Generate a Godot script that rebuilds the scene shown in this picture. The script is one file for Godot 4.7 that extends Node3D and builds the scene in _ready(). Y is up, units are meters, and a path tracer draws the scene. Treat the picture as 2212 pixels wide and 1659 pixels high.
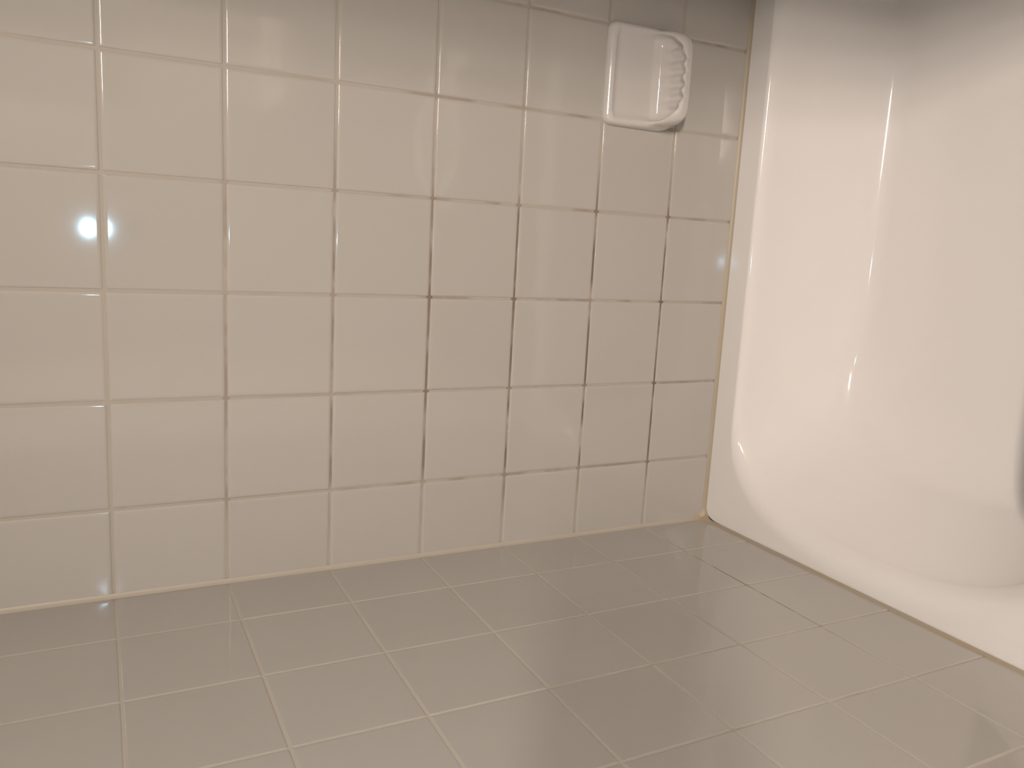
extends Node3D
# A tiled bath alcove seen with the phone held on its side: world "down" is to the right of the picture.
# T is one wall tile (6 in). tile coordinates: x from the end wall, y above the first full joint in view, z out from the long wall.
const T := 0.1524
const RIM := 0.37                       # height of the bathtub rim above the floor
const H0 := RIM + 6.975 * T             # world height of tile coordinate y = 0
const CEIL := 2.44
const ROOM_X := 1.56
const ROOM_Z := 2.48
var rng := RandomNumberGenerator.new()
var used := {}

func _ready():
	rng.seed = 7
	# ---- camera
	var cam := Camera3D.new(); cam.name = "camera"
	var right := Vector3(0.0534138, -0.8899515, 0.4529165)
	var down := Vector3(-0.9841916, 0.0297805, 0.1745855)
	var fwd := Vector3(-0.1688607, -0.4550819, -0.8742920)
	cam.transform = Transform3D(Basis(right, -down, -fwd), P(3.416, 0.0761, 7.8929))
	cam.fov = 50.766
	cam.near = 0.02
	add_child(cam)
	# ---- sky and exposure
	var env := Environment.new()
	env.background_mode = Environment.BG_COLOR
	env.background_color = Color(0, 0, 0)
	env.tonemap_mode = Environment.TONE_MAPPER_LINEAR
	env.tonemap_exposure = 1.0
	env.sdfgi_enabled = true; env.ssao_enabled = true; env.ssil_enabled = true
	var we := WorldEnvironment.new(); we.name = "world_environment"; we.environment = env; add_child(we)
	# ---- lights: the vanity bar's four bulbs and the phone's flash
	var bulb_energy := 1.43
	var bulb_color := Color(1.0, 0.932, 0.876)
	var flash_energy := 0.10
	var flash_color := Color(0.72, 0.90, 1.0)
	# ---- materials
	var tile_m := []
	for k in 3:
		tile_m.append(mat(Color(0.727, 0.711, 0.69).lightened((k - 1) * 0.012), 0.065))
	var grout_m := mat(Color(1, 1, 1), 0.75)
	var tub_m := mat(Color(0.945, 0.935, 0.93), 0.09)
	var dish_m := mat(Color(0.825, 0.81, 0.80), 0.10)
	var paint_m := mat(Color(0.86, 0.84, 0.80), 0.7)
	var ceil_m := mat(Color(0.90, 0.89, 0.87), 0.8)
	var floor_m := mat(Color(0.45, 0.38, 0.32), 0.35)
	var caulk_m := mat(Color(1, 1, 1), 0.45); caulk_m.vertex_color_use_as_albedo = true
	var wood_m := mat(Color(0.42, 0.30, 0.21), 0.45)
	var chrome_m := mat(Color(0.85, 0.85, 0.86), 0.12); chrome_m.metallic = 1.0
	var brass_m := mat(Color(0.83, 0.66, 0.36), 0.2); brass_m.metallic = 1.0
	var mirror_m := mat(Color(0.9, 0.92, 0.92), 0.02); mirror_m.metallic = 1.0
	var counter_m := mat(Color(0.90, 0.87, 0.82), 0.2)
	var cloth_m := mat(Color(0.62, 0.58, 0.53), 0.85)
	var black_m := mat(Color(0.03, 0.03, 0.035), 0.3)

	# ---- room shell
	var wb := struct("wall_back", box(Vector3(-0.12, 0, -0.126), Vector3(ROOM_X + 0.12, CEIL, -0.006)), paint_m)
	wb.set_meta("label", "long wall of square off-white ceramic tiles above the bathtub")
	var wl := struct("wall_left", box(Vector3(-0.126, 0, -0.006), Vector3(-0.006, CEIL, ROOM_Z)), paint_m)
	wl.set_meta("label", "short end wall of off-white tiles meeting the tub at the corner")
	struct("wall_right", box(Vector3(ROOM_X, 0, -0.006), Vector3(ROOM_X + 0.12, CEIL, ROOM_Z)), paint_m).set_meta("label", "plain painted wall at the far end of the bathtub")
	struct("wall_front", box(Vector3(-0.126, 0, ROOM_Z), Vector3(ROOM_X + 0.12, CEIL, ROOM_Z + 0.12)), paint_m).set_meta("label", "plain painted wall behind the vanity, facing the bathtub")
	struct("ceiling", box(Vector3(-0.126, CEIL, -0.126), Vector3(ROOM_X + 0.12, CEIL + 0.1, ROOM_Z + 0.12)), ceil_m).set_meta("label", "plain white bathroom ceiling")
	struct("floor", box(Vector3(-0.126, -0.1, -0.126), Vector3(ROOM_X + 0.12, 0, ROOM_Z + 0.12)), floor_m).set_meta("label", "brown bathroom floor in front of the bathtub")

	# ---- wall tiles. Joint lines in tile coordinates as measured
	var yb := [3.0, 2.0, 1.0, 0.0039, -0.999, -2.0074, -3.0135, -4.0047, -4.9943, -5.9978, -7.02]
	var yl := [3.0, 2.0, 1.0, -0.0055, -1.0021, -1.999, -3.0072, -4.0038, -4.9855, -5.9902, -7.02]
	var xb := [0.0, 0.8444, 1.8438, 2.8378, 3.8412, 4.8413, 5.8494, 6.849, 7.849, 8.849, ROOM_X / T]
	var zl := [0.0, 0.8583, 1.8791, 2.8749, 3.8732, 4.873, 5.873]
	# back wall: local frame = world turned by nothing, origin at P(0,0,0)
	grout_bed(wb, xb, yb, Transform3D(Basis.IDENTITY, P(0, 0, 0)), grout_m, true, Color(0.705, 0.672, 0.63), 0.0012)
	tiles(wb, xb, yb, Transform3D(Basis.IDENTITY, P(0, 0, 0)), tile_m, 1.0)
	# left wall faces +x: local x runs along -z, so give the columns as negative z
	var xl := []
	for k in range(zl.size() - 1, -1, -1): xl.append(-zl[k])
	var turned := Transform3D(Basis(Vector3.UP, PI / 2), P(0, 0, 0))
	grout_bed(wl, xl, yl, turned, grout_m, false, Color(0.775, 0.74, 0.695), 0.0007)
	tiles(wl, xl, yl, turned, tile_m, 0.5)

	# ---- caulk beads
	var c0 := Color(0.50, 0.455, 0.385)
	var stain := Color(0.42, 0.32, 0.20)
	var near := func(d: float): return 1.0 - smoothstep(0.0, 0.17, d)     # how close to the yellowed corner, in tiles
	var corner := []
	for y in [3.0, 1.0, 0.0, -1.0, -2.0, -3.0, -4.0, -5.0, -6.0, -6.5, -6.75, -6.85, -6.90, -6.94, -6.975]:
		corner.append([P(0, y, 0), c0.lerp(stain, near.call((y + 6.975) * 0.5) * 0.75), 1.0 + 1.3 * near.call(y + 6.975)])
	struct("trim_1", bead(corner, Vector3(1, 0, 0), Vector3(0, 0, 1), 0.0058), caulk_m).set_meta("label", "beige caulk bead up the corner between the two tiled walls")
	var steps := [0.0, 0.03, 0.06, 0.1, 0.15, 0.25, 0.5]
	for k in range(2, 20): steps.append(k * 0.5)
	var along := []
	for x in steps + [ROOM_X / T]:
		along.append([P(x, -6.985, 0), Color(0.45, 0.40, 0.33).lerp(stain, maxf(near.call(x * 0.6) * 0.7, 0.25 + 0.2 * sin(x * 4.6) * sin(x * 2.2))), 1.0 + 1.8 * near.call(x)])
	struct("trim_2", bead(along, Vector3(0, 1, 0), Vector3(0, 0, 1), 0.0062), caulk_m).set_meta("label", "tan caulk bead between the long tiled wall and the tub rim")
	var side := []
	for z in steps.slice(0, 16):
		side.append([P(0, -6.975, z), Color(0.40, 0.35, 0.28).lerp(stain, maxf(near.call(z * 0.6) * 0.7, 0.3 + 0.25 * sin(z * 3.9))), 1.0 + 2.8 * near.call(z)])
	struct("trim_3", bead(side, Vector3(0, 1, 0), Vector3(1, 0, 0), 0.0042), caulk_m).set_meta("label", "thin tan caulk bead between the end wall and the tub rim")

	# ---- bathtub
	var tub := mesh_node("bathtub", tub_mesh(), tub_m, self)
	tag(tub, "glossy cream-white bathtub with a rounded rim below the tiled walls", "bathtub")

	# ---- soap dish
	var dish := mesh_node("soap_dish", dish_mesh(), dish_m, self)
	dish.position = P(5.335, -5.49, 0)
	tag(dish, "white glazed ceramic soap dish with a ribbed tray set into the tiled wall", "soap dish")

	# ---- what stands behind the camera and shows only in the glaze and the shadows
	vanity(wood_m, counter_m, chrome_m)
	var mi := thing("wall_mirror", P(8.1, 1.9, 0) + Vector3(0, 0, ROOM_Z), "large frameless mirror on the wall above the vanity", "mirror")
	mesh_node("glass", box(Vector3(-0.24, -0.42, -0.006), Vector3(0.24, 0.32, 0)), mirror_m, mi)
	vanity_lamp(chrome_m, bulb_energy, bulb_color)
	toilet(mat(Color(0.92, 0.91, 0.89), 0.12), chrome_m)
	curtain(cloth_m, chrome_m)
	phone(black_m, flash_energy, flash_color)

# ---------------------------------------------------------------- helpers
func P(x, y, z) -> Vector3:
	return Vector3(x * T, H0 + y * T, z * T)

func mat(c: Color, rough: float) -> StandardMaterial3D:
	var m := StandardMaterial3D.new()
	m.albedo_color = c; m.roughness = rough
	return m

func numbered(called: String) -> String:
	var n: int = used.get(called, 0)
	used[called] = n + 1
	return called if n == 0 else "%s_%03d" % [called, n]

func mesh_node(called: String, mesh: Mesh, m: Material, parent: Node) -> MeshInstance3D:
	var o := MeshInstance3D.new()
	o.name = called; o.mesh = mesh; o.material_override = m
	parent.add_child(o, true)
	return o

func tag(o: Node, label: String, category: String, group := ""):
	o.set_meta("label", label); o.set_meta("category", category)
	if group: o.set_meta("group", group)

func thing(called: String, at: Vector3, label: String, category: String) -> Node3D:
	var o := Node3D.new(); o.name = called; o.position = at
	add_child(o, true); tag(o, label, category)
	return o

func struct(called: String, mesh: Mesh, m: Material) -> MeshInstance3D:
	var o := mesh_node(called, mesh, m, self)
	o.set_meta("kind", "structure")
	return o

func quad(st: SurfaceTool, a: Vector3, b: Vector3, c: Vector3, d: Vector3):
	# a b c d counter-clockwise seen from outside
	for v in [a, c, b, a, d, c]: st.add_vertex(v)

func box(lo: Vector3, hi: Vector3) -> ArrayMesh:
	var st := SurfaceTool.new(); st.begin(Mesh.PRIMITIVE_TRIANGLES); st.set_smooth_group(-1)
	add_box(st, lo, hi)
	st.generate_normals()
	return st.commit()

func add_box(st: SurfaceTool, lo: Vector3, hi: Vector3):
	var c := func(i): return Vector3(hi.x if i & 1 else lo.x, hi.y if i & 2 else lo.y, hi.z if i & 4 else lo.z)
	for f in [[4, 5, 7, 6], [1, 0, 2, 3], [5, 1, 3, 7], [0, 4, 6, 2], [6, 7, 3, 2], [0, 1, 5, 4]]:
		quad(st, c.call(f[0]), c.call(f[1]), c.call(f[2]), c.call(f[3]))

# a mesh from points and triangles (counter-clockwise outside), smooth shaded
func smooth_mesh(v: PackedVector3Array, tri: PackedInt32Array, col := PackedColorArray()) -> ArrayMesh:
	var n := PackedVector3Array(); n.resize(v.size())
	var idx := PackedInt32Array(); idx.resize(tri.size())
	for k in range(0, tri.size(), 3):
		var a := tri[k]; var b := tri[k + 1]; var c := tri[k + 2]
		var f := (v[b] - v[a]).cross(v[c] - v[a])
		n[a] += f; n[b] += f; n[c] += f
		idx[k] = a; idx[k + 1] = c; idx[k + 2] = b
	for k in n.size(): n[k] = n[k].normalized()
	return raw_mesh(v, n, idx, col)

func raw_mesh(v, n, idx, col := PackedColorArray()) -> ArrayMesh:
	var a := []; a.resize(Mesh.ARRAY_MAX)
	a[Mesh.ARRAY_VERTEX] = v; a[Mesh.ARRAY_NORMAL] = n; a[Mesh.ARRAY_INDEX] = idx
	if col.size(): a[Mesh.ARRAY_COLOR] = col
	var m := ArrayMesh.new(); m.add_surface_from_arrays(Mesh.PRIMITIVE_TRIANGLES, a)
	return m

# closed rings of equal count, joined in order; flip turns the outside
func loft(rings: Array, cap_first := false, cap_last := false, flip := false) -> ArrayMesh:
	var v := PackedVector3Array(); var t := PackedInt32Array()
	var n: int = rings[0].size()
	for r in rings:
		for p in r: v.append(p)
	for r in rings.size() - 1:
		for k in n:
			var a := r * n + k; var b := r * n + (k + 1) % n; var c := b + n; var d := a + n
			t.append_array([a, b, c, a, c, d] if not flip else [a, c, b, a, d, c])
	for e in 2:
		if [cap_first, cap_last][e]:
			var r: int = 0 if e == 0 else rings.size() - 1
			var mid := Vector3.ZERO
			for p in rings[r]: mid += p
			v.append(mid / n)
			for k in n:
				var a := r * n + k; var b := r * n + (k + 1) % n; var c := v.size() - 1
				t.append_array([a, c, b] if (e == 0) != flip else [a, b, c])
	return smooth_mesh(v, t)

func lathe(profile: Array, n := 24) -> ArrayMesh:       # [radius, height] from bottom to top, about y
	var rings := []
	for p in profile:
		var r := PackedVector3Array()
		for k in n: r.append(Vector3(cos(TAU * k / n) * p[0], p[1], -sin(TAU * k / n) * p[0]))
		rings.append(r)
	return loft(rings, true, true)

# ---------------------------------------------------------------- tiles
func tile_mesh(w: float, h: float, bevel: float) -> ArrayMesh:
	var v := PackedVector3Array(); var n := PackedVector3Array(); var t := PackedInt32Array()
	var hw := w / 2; var hh := h / 2
	# inset from the edge, depth, tilt of the normal
	var prof := [[0.0058 * bevel, 0.0, 0.4], [0.0026 * bevel, -0.00028 * bevel, 17.0], [0.0007 * bevel, -0.0013 * bevel, 52.0], [0.0, -0.0040, 84.0]]
	v.append(Vector3(0, 0, 0.00006)); n.append(Vector3(0, 0, 1))
	var cut := 0.0013
	for p in prof:
		var x: float = hw - p[0]; var y: float = hh - p[0]
		var c: float = cut * (1.0 - p[0] * 60.0)
		var s := sin(deg_to_rad(p[2])); var z := cos(deg_to_rad(p[2]))
		for q in [[x, -y + c, 1, 0], [x, y - c, 1, 0], [x - c, y, 0, 1], [-x + c, y, 0, 1], [-x, y - c, -1, 0], [-x, -y + c, -1, 0], [-x + c, -y, 0, -1], [x - c, -y, 0, -1]]:
			v.append(Vector3(q[0], q[1], p[1])); n.append(Vector3(q[2] * s, q[3] * s, z))
	for k in 8: t.append_array([0, 1 + (k + 1) % 8, 1 + k])
	for r in 3:
		for k in 8:
			var a := 1 + r * 8 + k; var b := 1 + r * 8 + (k + 1) % 8
			t.append_array([a, b, b + 8, a, b + 8, a + 8])
	return raw_mesh(v, n, t)

func tiles(wall: Node3D, xs: Array, ys: Array, frame: Transform3D, mats: Array, bevel: float):
	var gap := 0.0018
	var cache := {}
	for j in ys.size() - 1:
		for i in xs.size() - 1:
			var w: float = (xs[i + 1] - xs[i]) * T - gap
			var h: float = (ys[j] - ys[j + 1]) * T - gap
			var key := Vector2i(roundi(w * 1e5), roundi(h * 1e5))
			if not cache.has(key): cache[key] = tile_mesh(w, h, bevel)
			var o := mesh_node("tile", cache[key], mats[rng.randi() % mats.size()], wall)
			var calm := 0.1 if bevel == 1.0 and (j == 2 or j == 3) and i == 3 else 1.0   # the two tiles that share the flash's reflection sit true
			var tilt := Basis.from_euler(Vector3(clampf(rng.randfn(0, 0.0022), -0.004, 0.004) * (0.6 if bevel < 1.0 else 1.0) * calm, clampf(rng.randfn(0, 0.0022), -0.004, 0.004) * (0.6 if bevel < 1.0 else 1.0) * calm, 0))
			var at := Vector3((xs[i] + xs[i + 1]) / 2 * T, (ys[j] + ys[j + 1]) / 2 * T, rng.randfn(0, 0.0001))
			o.transform = frame * Transform3D(tilt, at)

func grout_bed(wall: Node3D, xs: Array, ys: Array, frame: Transform3D, m: StandardMaterial3D, dirty: bool, clean: Color, recess: float):
	# the bed behind the tiles, its colour computed: pale grout with brown dirt in some of the level joints
	var x0: float = xs[0] * T; var x1: float = xs[-1] * T; var y0: float = ys[-1] * T; var y1: float = ys[0] * T
	var n := 1024
	var im := Image.create(n, n, false, Image.FORMAT_RGB8)
	im.fill(clean)
	var noise := FastNoiseLite.new(); noise.seed = 11; noise.frequency = 0.02; noise.fractal_octaves = 3
	var half := int(ceil(0.004 / (y1 - y0) * n))
	for j in range(4, ys.size() - 1):
		var row := int((y1 - ys[j] * T) / (y1 - y0) * n)
		for px in n:
			var x: float = (x0 + (x1 - x0) * px / n) / T
			var d: float = absf(x)
			var reach: float = 0.0
			if dirty:
				reach = smoothstep(0.15, 1.2, d) * (1.0 - smoothstep(3.5, 4.6, d)) * clampf(0.15 + (j - 3) * 0.22, 0, 1)
			else:
				reach = 0.75 * smoothstep(7.0, 10.0, float(j)) * smoothstep(0.3, 1.0, d) * (1.0 - smoothstep(2.2, 3.6, d))
			var dirt := clampf(0.75 + noise.get_noise_2d(px * 0.9, row * 3.1) * 1.5, 0, 1) * reach
			for k in range(-half, half + 1):
				if row + k >= 0 and row + k < n:
					im.set_pixel(px, row + k, clean.lerp(Color(0.45, 0.39, 0.33), dirt * 0.85))
	for i in range(1, xs.size() - 1):
		var col := int((xs[i] * T - x0) / (x1 - x0) * n)
		for py in n:
			var y: float = (y1 - (y1 - y0) * py / n) / T
			var reach: float = smoothstep(-0.5, -4.0, y) * (0.35 if dirty else 0.12)
			var dirt := clampf(noise.get_noise_2d(py * 0.7 + 500, col * 2.7) * 2.4, 0, 1) * reach
			for k in range(-half, half + 1):
				if col + k >= 0 and col + k < n:
					im.set_pixel(col + k, py, im.get_pixel(col + k, py).lerp(Color(0.47, 0.40, 0.33), dirt))
	im.generate_mipmaps()
	var mm: StandardMaterial3D = m.duplicate()
	mm.albedo_texture = ImageTexture.create_from_image(im)
	var st := SurfaceTool.new(); st.begin(Mesh.PRIMITIVE_TRIANGLES); st.set_smooth_group(-1)
	var zf := -recess
	var pts := [Vector3(x0, y0, zf), Vector3(x1, y0, zf), Vector3(x1, y1, zf), Vector3(x0, y1, zf)]
	var uv := [Vector2(0, 1), Vector2(1, 1), Vector2(1, 0), Vector2(0, 0)]
	for k in [0, 2, 1, 0, 3, 2]:
		st.set_uv(uv[k]); st.add_vertex(pts[k])
	st.set_uv(Vector2(0.5, 0.01))
	var b := Vector3(0, 0, -0.006 + recess)
	for k in 4:
		quad(st, pts[k] + b, pts[(k + 1) % 4] + b, pts[(k + 1) % 4], pts[k])
	st.generate_normals()
	var o := mesh_node("grout", st.commit(), mm, wall)
	o.transform = frame

# a concave fillet along a path [point, colour], legs u and w of the given size
func bead(path: Array, u: Vector3, w: Vector3, size: float) -> ArrayMesh:
	var v := PackedVector3Array(); var t := PackedInt32Array(); var col := PackedColorArray()
	var n := 7
	for p in path:
		for k in n:
			var a := PI / 2 * k / (n - 1)
			# between a straight and a hollow face
			var e := Vector2(1.0 - sin(a), 1.0 - cos(a)).lerp(Vector2(1.0 - float(k) / (n - 1), float(k) / (n - 1)), 0.55)
			v.append(p[0] + (u * e.x + w * e.y) * size * (p[2] if p.size() > 2 else 1.0)); col.append(p[1])
	var along: Vector3 = path[1][0] - path[0][0]
	var flip := u.cross(w).dot(along) < 0
	for r in path.size() - 1:
		for k in n - 1:
			var a := r * n + k; var b := a + 1; var c := b + n; var d := a + n
			t.append_array([a, c, b, a, d, c] if flip else [a, b, c, a, c, d])
	return smooth_mesh(v, t, col)

# ---------------------------------------------------------------- bathtub
# one closed ring of the basin in tile units: bounds, end semi-axes, exponent
func ring(x0: float, x1: float, z0: float, z1: float, al: float, ar: float, e: float, y: float) -> PackedVector3Array:
	var r := PackedVector3Array()
	var m := 40; var s := 24
	var zm := 2.45; var hb := zm - z0; var hf := z1 - zm
	var cs := func(c): return signf(c) * pow(absf(c), 2.0 / e)
	for k in m:                                        # right end, from front to back
		var a := PI / 2 - PI * k / m
		r.append(P(x1 - ar + ar * cs.call(cos(a)), y, zm + (hf if sin(a) > 0 else hb) * cs.call(sin(a))))
	for k in s: r.append(P(lerpf(x1 - ar, x0 + al, float(k) / s), y, z0))
	for k in m:                                        # left end, from back to front
		var a := -PI / 2 - PI * k / m
		r.append(P(x0 + al + al * cs.call(cos(a)), y, zm + (hf if sin(a) > 0 else hb) * cs.call(sin(a))))
	for k in s: r.append(P(lerpf(x0 + al, x1 - ar, float(k) / s), y, z1))
	return r

func rect_ring(inset: float, y: float) -> PackedVector3Array:
	return ring(0.005 + inset, ROOM_X / T - 0.01 - inset, 0.005 + inset, 5.0 - inset, 1.25, 1.25, 20.0, y)

func tub_mesh() -> ArrayMesh:
	var top := -6.985
	var rings := []
	# apron from the floor up to the outer edge
	rings.append(rect_ring(0.0, -H0 / T))
	rings.append(rect_ring(0.0, top - 0.4))
	for k in 5:
		var a := PI / 2 * k / 4
		rings.append(rect_ring(0.022 * (1 - cos(a)), top - 0.022 * (1 - sin(a))))
	# deck, then the roll over the rim
	var R := 0.28
	var edge := [0.33, 9.9, 0.445, 4.41]                # bounds of the opening where the wall begins
	edge[0] = 0.38
	var grow := [1.30, 0.70, 0.42, 0.30]               # how far each side leans in by the floor
	var shape := func(u: float, d: float, e: float):
		return ring(edge[0] + grow[0] * u, edge[1] - grow[1] * u, edge[2] + grow[2] * u, edge[3] - grow[3] * u, 1.25, 1.0, e, top - d)
	for k in 10:
		var a := deg_to_rad(82.0) * k / 9
		rings.append(shape.call(-R / 0.5 * 0.42 * (1 - sin(a)) , R * (1 - cos(a)), 2.45))
	var D := 1.72
	var A := Vector2(0.40, D - 0.42); var C := Vector2(0.50, D - 0.02); var B := Vector2(1.15, D)
	for k in range(1, 9):
		var p := Vector2(0, R * 0.86).lerp(A, k / 8.0)
		rings.append(shape.call(p.x, p.y, 2.45))
	for k in range(1, 13):
		var s := k / 12.0
		var p := A * (1 - s) * (1 - s) + C * 2 * s * (1 - s) + B * s * s
		rings.append(shape.call(p.x, p.y, 2.45))
	for k in range(1, 5):
		var s := k / 4.0
		var last: PackedVector3Array = rings[-k]
		var r := PackedVector3Array()
		var base: PackedVector3Array = shape.call(1.15, D, 2.45)
		for q in base: r.append(Vector3(lerpf(q.x, 5.0 * T, s * 0.85), q.y - 0.004 * s, lerpf(q.z, 2.4 * T, s * 0.85)))
		rings.append(r)
	return loft(rings, false, true)

# ---------------------------------------------------------------- soap dish
func poly_dist(p: Vector2, poly: PackedVector2Array) -> float:
	var d := INF; var inside := false
	var n := poly.size(); var j := n - 1
	for i in n:
		var a := poly[i]; var e := poly[j] - a; var w := p - a
		var q := w - e * clampf(w.dot(e) / e.length_squared(), 0, 1)
		d = minf(d, q.length_squared())
		if (a.y > p.y) != (poly[j].y > p.y) and p.x < e.x * (p.y - a.y) / e.y + a.x: inside = not inside
		j = i
	return -sqrt(d) if inside else sqrt(d)

func rrect(p: Vector2, h: Vector2, r: float) -> float:
	var q := p.abs() - h + Vector2(r, r)
	return Vector2(maxf(q.x, 0), maxf(q.y, 0)).length() + minf(maxf(q.x, q.y), 0) - r

func smin(a: float, b: float, k: float) -> float:
	var h := maxf(k - absf(a - b), 0) / k
	return minf(a, b) - h * h * k * 0.25

# (y, z) outlines in metres, y up, z out of the wall
var hull := PackedVector2Array([Vector2(0.064, -0.02), Vector2(0.064, 0.010), Vector2(0.030, 0.012), Vector2(0.004, 0.019), Vector2(-0.014, 0.034), Vector2(-0.027, 0.055), Vector2(-0.040, 0.065), Vector2(-0.056, 0.058), Vector2(-0.078, 0.008), Vector2(-0.078, -0.02)])
var hollow := PackedVector2Array([Vector2(0.064, 0.2), Vector2(0.064, 0.009), Vector2(0.058, 0.0062), Vector2(-0.012, 0.0062), Vector2(-0.025, 0.013), Vector2(-0.036, 0.028), Vector2(-0.043, 0.048), Vector2(-0.0435, 0.056), Vector2(-0.039, 0.066), Vector2(-0.01, 0.2)])

func dish_sdf(p: Vector3) -> float:
	var outline := rrect(Vector2(p.x, p.y - 0.002), Vector2(0.0822, 0.0780), 0.014 if p.y > 0.002 else 0.046)
	var plate := outline
	plate = -smin(-plate, -(absf(p.z) - 0.0115), 0.012)
	var body := -smin(-poly_dist(Vector2(p.y, p.z), hull), -rrect(Vector2(p.x, p.z), Vector2(0.0800, 0.071), 0.052), 0.016)
	body = -smin(-body, -outline, 0.014)
	var d := smin(plate, body, 0.012)
	var fade := smoothstep(0.012, 0.034, p.z) * (1.0 - smoothstep(0.058, 0.064, absf(p.x)))
	var y := p.y - 0.0034 * cos(TAU * p.x / 0.0212) * fade
	var cut := -smin(-poly_dist(Vector2(y, p.z), hollow), -rrect(Vector2(p.x, p.z), Vector2(0.0700, 0.0615), 0.046) if p.z > 0.0155 else -(absf(p.x) - 0.0700), 0.016)
	return -smin(-d, cut, 0.009)

func dish_mesh() -> ArrayMesh:
	var c := 0.0024
	var lo := Vector3(-0.088, -0.086, -0.0036)
	var nx := 74; var ny := 72; var nz := 34
	var f := PackedFloat32Array(); f.resize(nx * ny * nz)
	for k in nz:
		for j in ny:
			for i in nx:
				f[(k * ny + j) * nx + i] = dish_sdf(lo + Vector3(i, j, k) * c)
	var id := PackedInt32Array(); id.resize(nx * ny * nz); id.fill(-1)
	var v := PackedVector3Array(); var t := PackedInt32Array(); var nor := PackedVector3Array()
	for k in nz - 1:
		for j in ny - 1:
			for i in nx - 1:
				var s := Vector3.ZERO; var m := 0
				for e in 12:
					var ax := e >> 2; var u := e & 1; var w := (e >> 1) & 1
					var a := Vector3i(i, j, k)
					a[(ax + 1) % 3] += u; a[(ax + 2) % 3] += w
					var b := a; b[ax] += 1
					var fa := f[(a.z * ny + a.y) * nx + a.x]; var fb := f[(b.z * ny + b.y) * nx + b.x]
					if (fa < 0) != (fb < 0):
						var q := Vector3(a); q[ax] += fa / (fa - fb)
						s += q; m += 1
				if m:
					id[(k * ny + j) * nx + i] = v.size()
					v.append(lo + s / m * c)
	for k in range(1, nz - 1):
		for j in range(1, ny - 1):
			for i in range(1, nx - 1):
				for ax in 3:
					var a := Vector3i(i, j, k); var b := a; b[ax] += 1
					var fa := f[(a.z * ny + a.y) * nx + a.x]; var fb := f[(b.z * ny + b.y) * nx + b.x]
					if (fa < 0) == (fb < 0): continue
					var q := []
					for o in [[0, 0], [1, 0], [1, 1], [0, 1]]:
						var g := a; g[(ax + 1) % 3] -= o[0]; g[(ax + 2) % 3] -= o[1]
						q.append(id[(g.z * ny + g.y) * nx + g.x])
					if q.min() < 0: continue
					t.append_array([q[0], q[1], q[2], q[0], q[2], q[3]] if fa < 0 else [q[0], q[2], q[1], q[0], q[3], q[2]])
	return smooth_mesh(v, t)

# ---------------------------------------------------------------- the rest of the bathroom
func vanity(wood: Material, stone: Material, chrome: Material):
	var w := 0.52
	var o := thing("vanity_cabinet", Vector3(ROOM_X - w / 2 - 0.004, 0, ROOM_Z - 0.002), "brown wooden vanity cabinet against the wall opposite the bathtub", "cabinet")
	mesh_node("body", box(Vector3(-w / 2, 0.08, -0.46), Vector3(w / 2, 0.72, 0)), wood, o)
	mesh_node("plinth", box(Vector3(-w / 2 + 0.02, 0, -0.40), Vector3(w / 2 - 0.02, 0.08, 0)), wood, o)
	for s in [-1, 1]:
		var d := mesh_node("door", box(Vector3(0.006 if s > 0 else -w / 2 + 0.01, 0.11, -0.478), Vector3(w / 2 - 0.01 if s > 0 else -0.006, 0.70, -0.46)), wood, o)
		var k := mesh_node("knob", lathe([[0.006, 0], [0.006, 0.01], [0.013, 0.014], [0.014, 0.022], [0.008, 0.027]], 16), chrome, d)
		k.transform = Transform3D(Basis(Vector3.RIGHT, -PI / 2), Vector3(s * 0.035, 0.62, -0.478))
	mesh_node("worktop", box(Vector3(-w / 2 - 0.012, 0.72, -0.50), Vector3(w / 2, 0.80, 0)), stone, o)
	var sp := mesh_node("splashback", box(Vector3(-w / 2 - 0.012, 0.80, -0.018), Vector3(w / 2, 0.89, 0)), stone, o)
	sp.name = "splashback"
	var basin := []
	for p in [[1.0, 0.0], [1.03, 0.008], [0.98, 0.013], [0.92, 0.010], [0.86, -0.004], [0.6, -0.02]]:
		var r := PackedVector3Array()
		for k in 36: r.append(Vector3(cos(TAU * k / 36) * 0.20 * p[0], 0.801 + p[1], -0.25 - sin(TAU * k / 36) * 0.155 * p[0]))
		basin.append(r)
	mesh_node("basin", loft(basin, false, true), stone, o)
	var tap := mesh_node("tap", lathe([[0.026, 0], [0.026, 0.008], [0.016, 0.02], [0.014, 0.10], [0.017, 0.11], [0.012, 0.12]]), chrome, o)
	tap.position = Vector3(0, 0.801, -0.055)
	var spout := []
	for k in 9:
		var s := k / 8.0
		var r := PackedVector3Array()
		for q in 12: r.append(Vector3(cos(TAU * q / 12) * 0.010, 0.075 + 0.03 * sin(s * PI) + sin(TAU * q / 12) * 0.010, -0.012 - 0.12 * s))
		spout.append(r)
	mesh_node("spout", loft(spout, true, true), chrome, tap)

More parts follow.
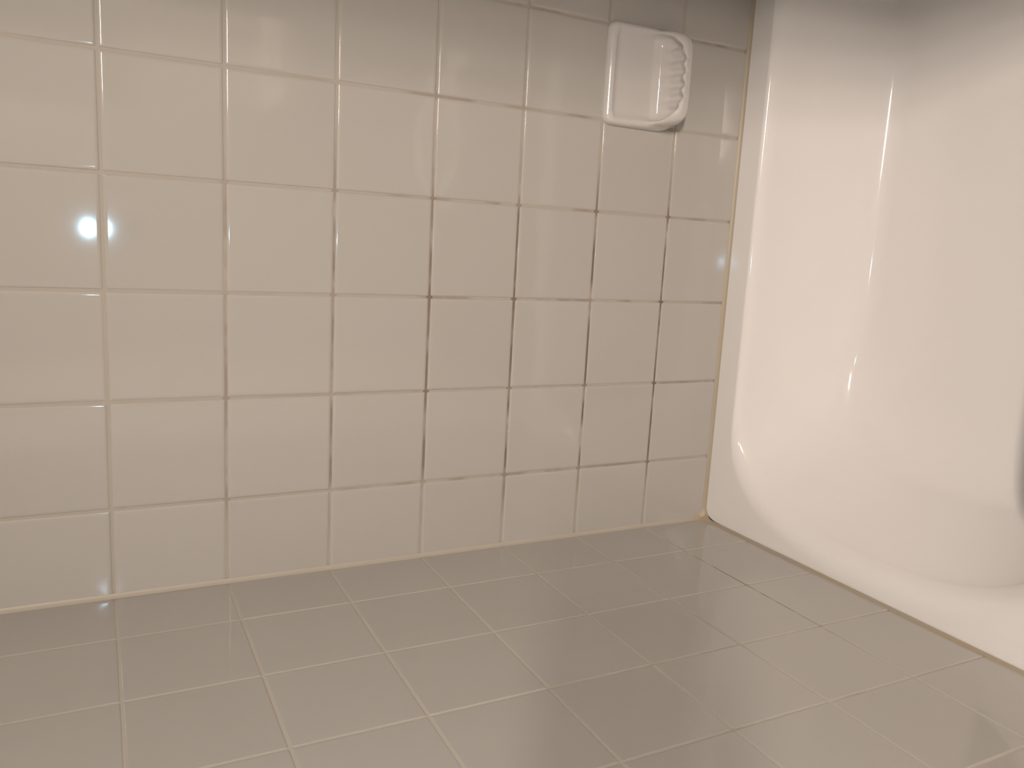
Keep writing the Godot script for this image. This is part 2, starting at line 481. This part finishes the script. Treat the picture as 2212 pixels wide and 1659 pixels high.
func vanity_lamp(chrome: Material, energy: float, color: Color):
	var at := P(8.45, 5.0, 0); at.z = ROOM_Z
	var o := thing("vanity_lamp", at, "chrome bar lamp with four round warm bulbs above the mirror", "lamp")
	mesh_node("backplate", box(Vector3(-0.235, -0.05, -0.03), Vector3(0.235, 0.05, 0)), chrome, o)
	var shade_m := mat(Color(0.92, 0.90, 0.86), 0.4)
	var glow := StandardMaterial3D.new()
	glow.albedo_color = Color(0.95, 0.93, 0.9); glow.emission_enabled = true
	glow.emission = color; glow.emission_energy_multiplier = 8.0
	for k in 4:
		var x := (k - 1.5) * 0.125
		var cup := mesh_node("socket", lathe([[0.020, 0], [0.024, 0.006], [0.022, 0.03], [0.018, 0.034]], 20), chrome, o)
		cup.transform = Transform3D(Basis(Vector3.RIGHT, -PI / 2), Vector3(x, 0, -0.03))
		var s := SphereMesh.new(); s.radius = 0.044; s.height = 0.088; s.radial_segments = 32; s.rings = 16
		var b := mesh_node("bulb", s, glow, o)
		b.position = Vector3(x, 0, -0.10)
		# an open bell shade tips the light down towards the bathtub
		var aim := Vector3(-4.0, -13.0, -10.0).normalized()
		var bell := []
		for p in [[0.018, -0.062], [0.030, -0.058], [0.046, -0.030], [0.054, 0.0], [0.060, 0.022], [0.058, 0.022], [0.052, 0.0], [0.044, -0.029], [0.028, -0.055], [0.016, -0.059]]:
			var r := PackedVector3Array()
			for q in 32: r.append(Vector3(cos(TAU * q / 32) * p[0], -p[1], -sin(TAU * q / 32) * p[0]))
			bell.append(r)
		var sh := mesh_node("lamp_shade", loft(bell, false, false, true), shade_m, o)
		sh.transform = Transform3D(Basis(Quaternion(Vector3.DOWN, aim)), b.position)
		var l := SpotLight3D.new(); l.name = "bulb_light"
		l.light_color = color; l.light_energy = energy; l.spot_range = 8.0; l.spot_attenuation = 2.0
		l.spot_angle = 66.0; l.spot_angle_attenuation = 1.0
		l.light_size = 0.065; l.shadow_enabled = true
		l.transform = Transform3D(Basis.looking_at(aim), b.position)
		o.add_child(l, true)

func toilet(white: Material, chrome: Material):
	var o := thing("toilet", Vector3(0.86, 0, 1.43), "white toilet standing beside the bathtub with its lid up", "toilet")
	var egg := func(rx: float, rz: float, y: float, shift := 0.0):
		var r := PackedVector3Array()
		for k in 48:
			var a := TAU * k / 48
			var long: float = rx * (1.25 if cos(a) < 0 else 1.0)
			r.append(Vector3(cos(a) * long + shift, y, -sin(a) * rz))
		return r
	mesh_node("bowl", loft([egg.call(0.17, 0.11, 0.0, 0.12), egg.call(0.15, 0.09, 0.05, 0.12), egg.call(0.14, 0.085, 0.16, 0.1), egg.call(0.17, 0.14, 0.27, 0.05), egg.call(0.20, 0.175, 0.35, 0.02), egg.call(0.205, 0.18, 0.375, 0.02), egg.call(0.195, 0.17, 0.385, 0.02), egg.call(0.15, 0.125, 0.38, 0.02), egg.call(0.13, 0.11, 0.33, 0.03), egg.call(0.06, 0.06, 0.22, 0.06)], true, true), white, o)
	mesh_node("seat", loft([egg.call(0.15, 0.125, 0.388, 0.02), egg.call(0.205, 0.183, 0.388, 0.02), egg.call(0.208, 0.185, 0.398, 0.02), egg.call(0.19, 0.168, 0.408, 0.02), egg.call(0.155, 0.128, 0.405, 0.02), egg.call(0.15, 0.125, 0.388, 0.02)]), white, o)
	mesh_node("tank", box(Vector3(0.45, 0.36, -0.22), Vector3(0.66, 0.72, 0.22)), white, o)
	mesh_node("tank_lid", box(Vector3(0.44, 0.722, -0.23), Vector3(0.67, 0.76, 0.23)), white, o)
	mesh_node("pedestal", box(Vector3(0.22, 0.0, -0.1), Vector3(0.62, 0.36, 0.1)), white, o)
	var lever := mesh_node("lever", box(Vector3(0.425, 0.66, 0.10), Vector3(0.45, 0.675, 0.18)), chrome, o)
	lever.name = "lever"

func curtain(cloth: Material, chrome: Material):
	var z := 5.32 * T
	var rod := thing("shower_curtain_rod", Vector3(0, 2.02, z), "chrome shower curtain rod spanning the tub alcove", "curtain rod")
	var r := mesh_node("rod", lathe([[0.0125, 0.012], [0.0125, ROOM_X - 0.012]], 20), chrome, rod)
	r.rotation.z = -PI / 2
	for s in 2:
		var f := mesh_node("flange", lathe([[0.03, 0], [0.03, 0.006], [0.016, 0.014]], 20), chrome, rod)
		f.transform = Transform3D(Basis(Vector3.BACK, -PI / 2 if s == 0 else PI / 2), Vector3(0.001 if s == 0 else ROOM_X - 0.001, 0, 0))
	(cloth as StandardMaterial3D).backlight_enabled = true
	(cloth as StandardMaterial3D).backlight = Color(0.54, 0.45, 0.34)
	var x0 := 6.56 * T; var x1 := ROOM_X - 0.02
	var o := thing("shower_curtain", Vector3(x0, 0.12, z), "grey-beige fabric shower curtain gathered at the far end of the rod", "shower curtain")
	var v := PackedVector3Array(); var t := PackedInt32Array()
	var n := 121; var m := 12
	for face in 2:
		for j in m:
			for i in n:
				var s := float(i) / (n - 1); var h := float(j) / (m - 1)
				var wave := sin(s * TAU * 8.0 + 0.5 * sin(s * 9.0)) * lerpf(0.034, 0.026, h)
				v.append(Vector3(s * (x1 - x0), h * 1.87, wave + (0.001 if face == 0 else -0.001)))
	for face in 2:
		for j in m - 1:
			for i in n - 1:
				var a := (face * m + j) * n + i
				var b := a + 1; var c := b + n; var d := a + n
				t.append_array([a, b, c, a, c, d] if face == 0 else [a, c, b, a, d, c])
	mesh_node("cloth", smooth_mesh(v, t), cloth, o)
	for k in 9:
		var ring_mesh := TorusMesh.new(); ring_mesh.inner_radius = 0.016; ring_mesh.outer_radius = 0.020; ring_mesh.rings = 20; ring_mesh.ring_segments = 8
		var g := mesh_node("curtain_ring", ring_mesh, chrome, rod)
		g.transform = Transform3D(Basis(Vector3.BACK, PI / 2), Vector3(x0 + 0.02 + k * (x1 - x0 - 0.04) / 8.0, -0.003, 0))

func phone(body: Material, energy: float, color: Color):
	var cam := get_node("camera") as Camera3D
	var tr := cam.transform
	# the camera is this phone's lens; its back lies just behind, turned as the picture is
	var o := Node3D.new(); o.name = "smartphone"; add_child(o)
	o.transform = Transform3D(tr.basis, tr.origin + tr.basis.z * 0.004)
	tag(o, "dark smartphone held on its side with a lit white flash", "phone")
	mesh_node("body", box(Vector3(-0.02, -0.052, 0.0), Vector3(0.135, 0.022, 0.008)), body, o)
	var glow := StandardMaterial3D.new()
	glow.albedo_color = Color(0.9, 0.9, 0.9); glow.emission_enabled = true; glow.emission = color; glow.emission_energy_multiplier = 12.0
	var s := SphereMesh.new(); s.radius = 0.006; s.height = 0.012; s.radial_segments = 24; s.rings = 12
	var led := mesh_node("flash_lamp", s, glow, o)
	led.position = Vector3(0.006, -0.014, -0.004)
	var l := OmniLight3D.new(); l.name = "flash_light"
	l.light_color = color; l.light_energy = energy; l.light_size = 0.005; l.omni_range = 6.0; l.omni_attenuation = 2.0; l.shadow_enabled = true
	l.position = led.position
	o.add_child(l)
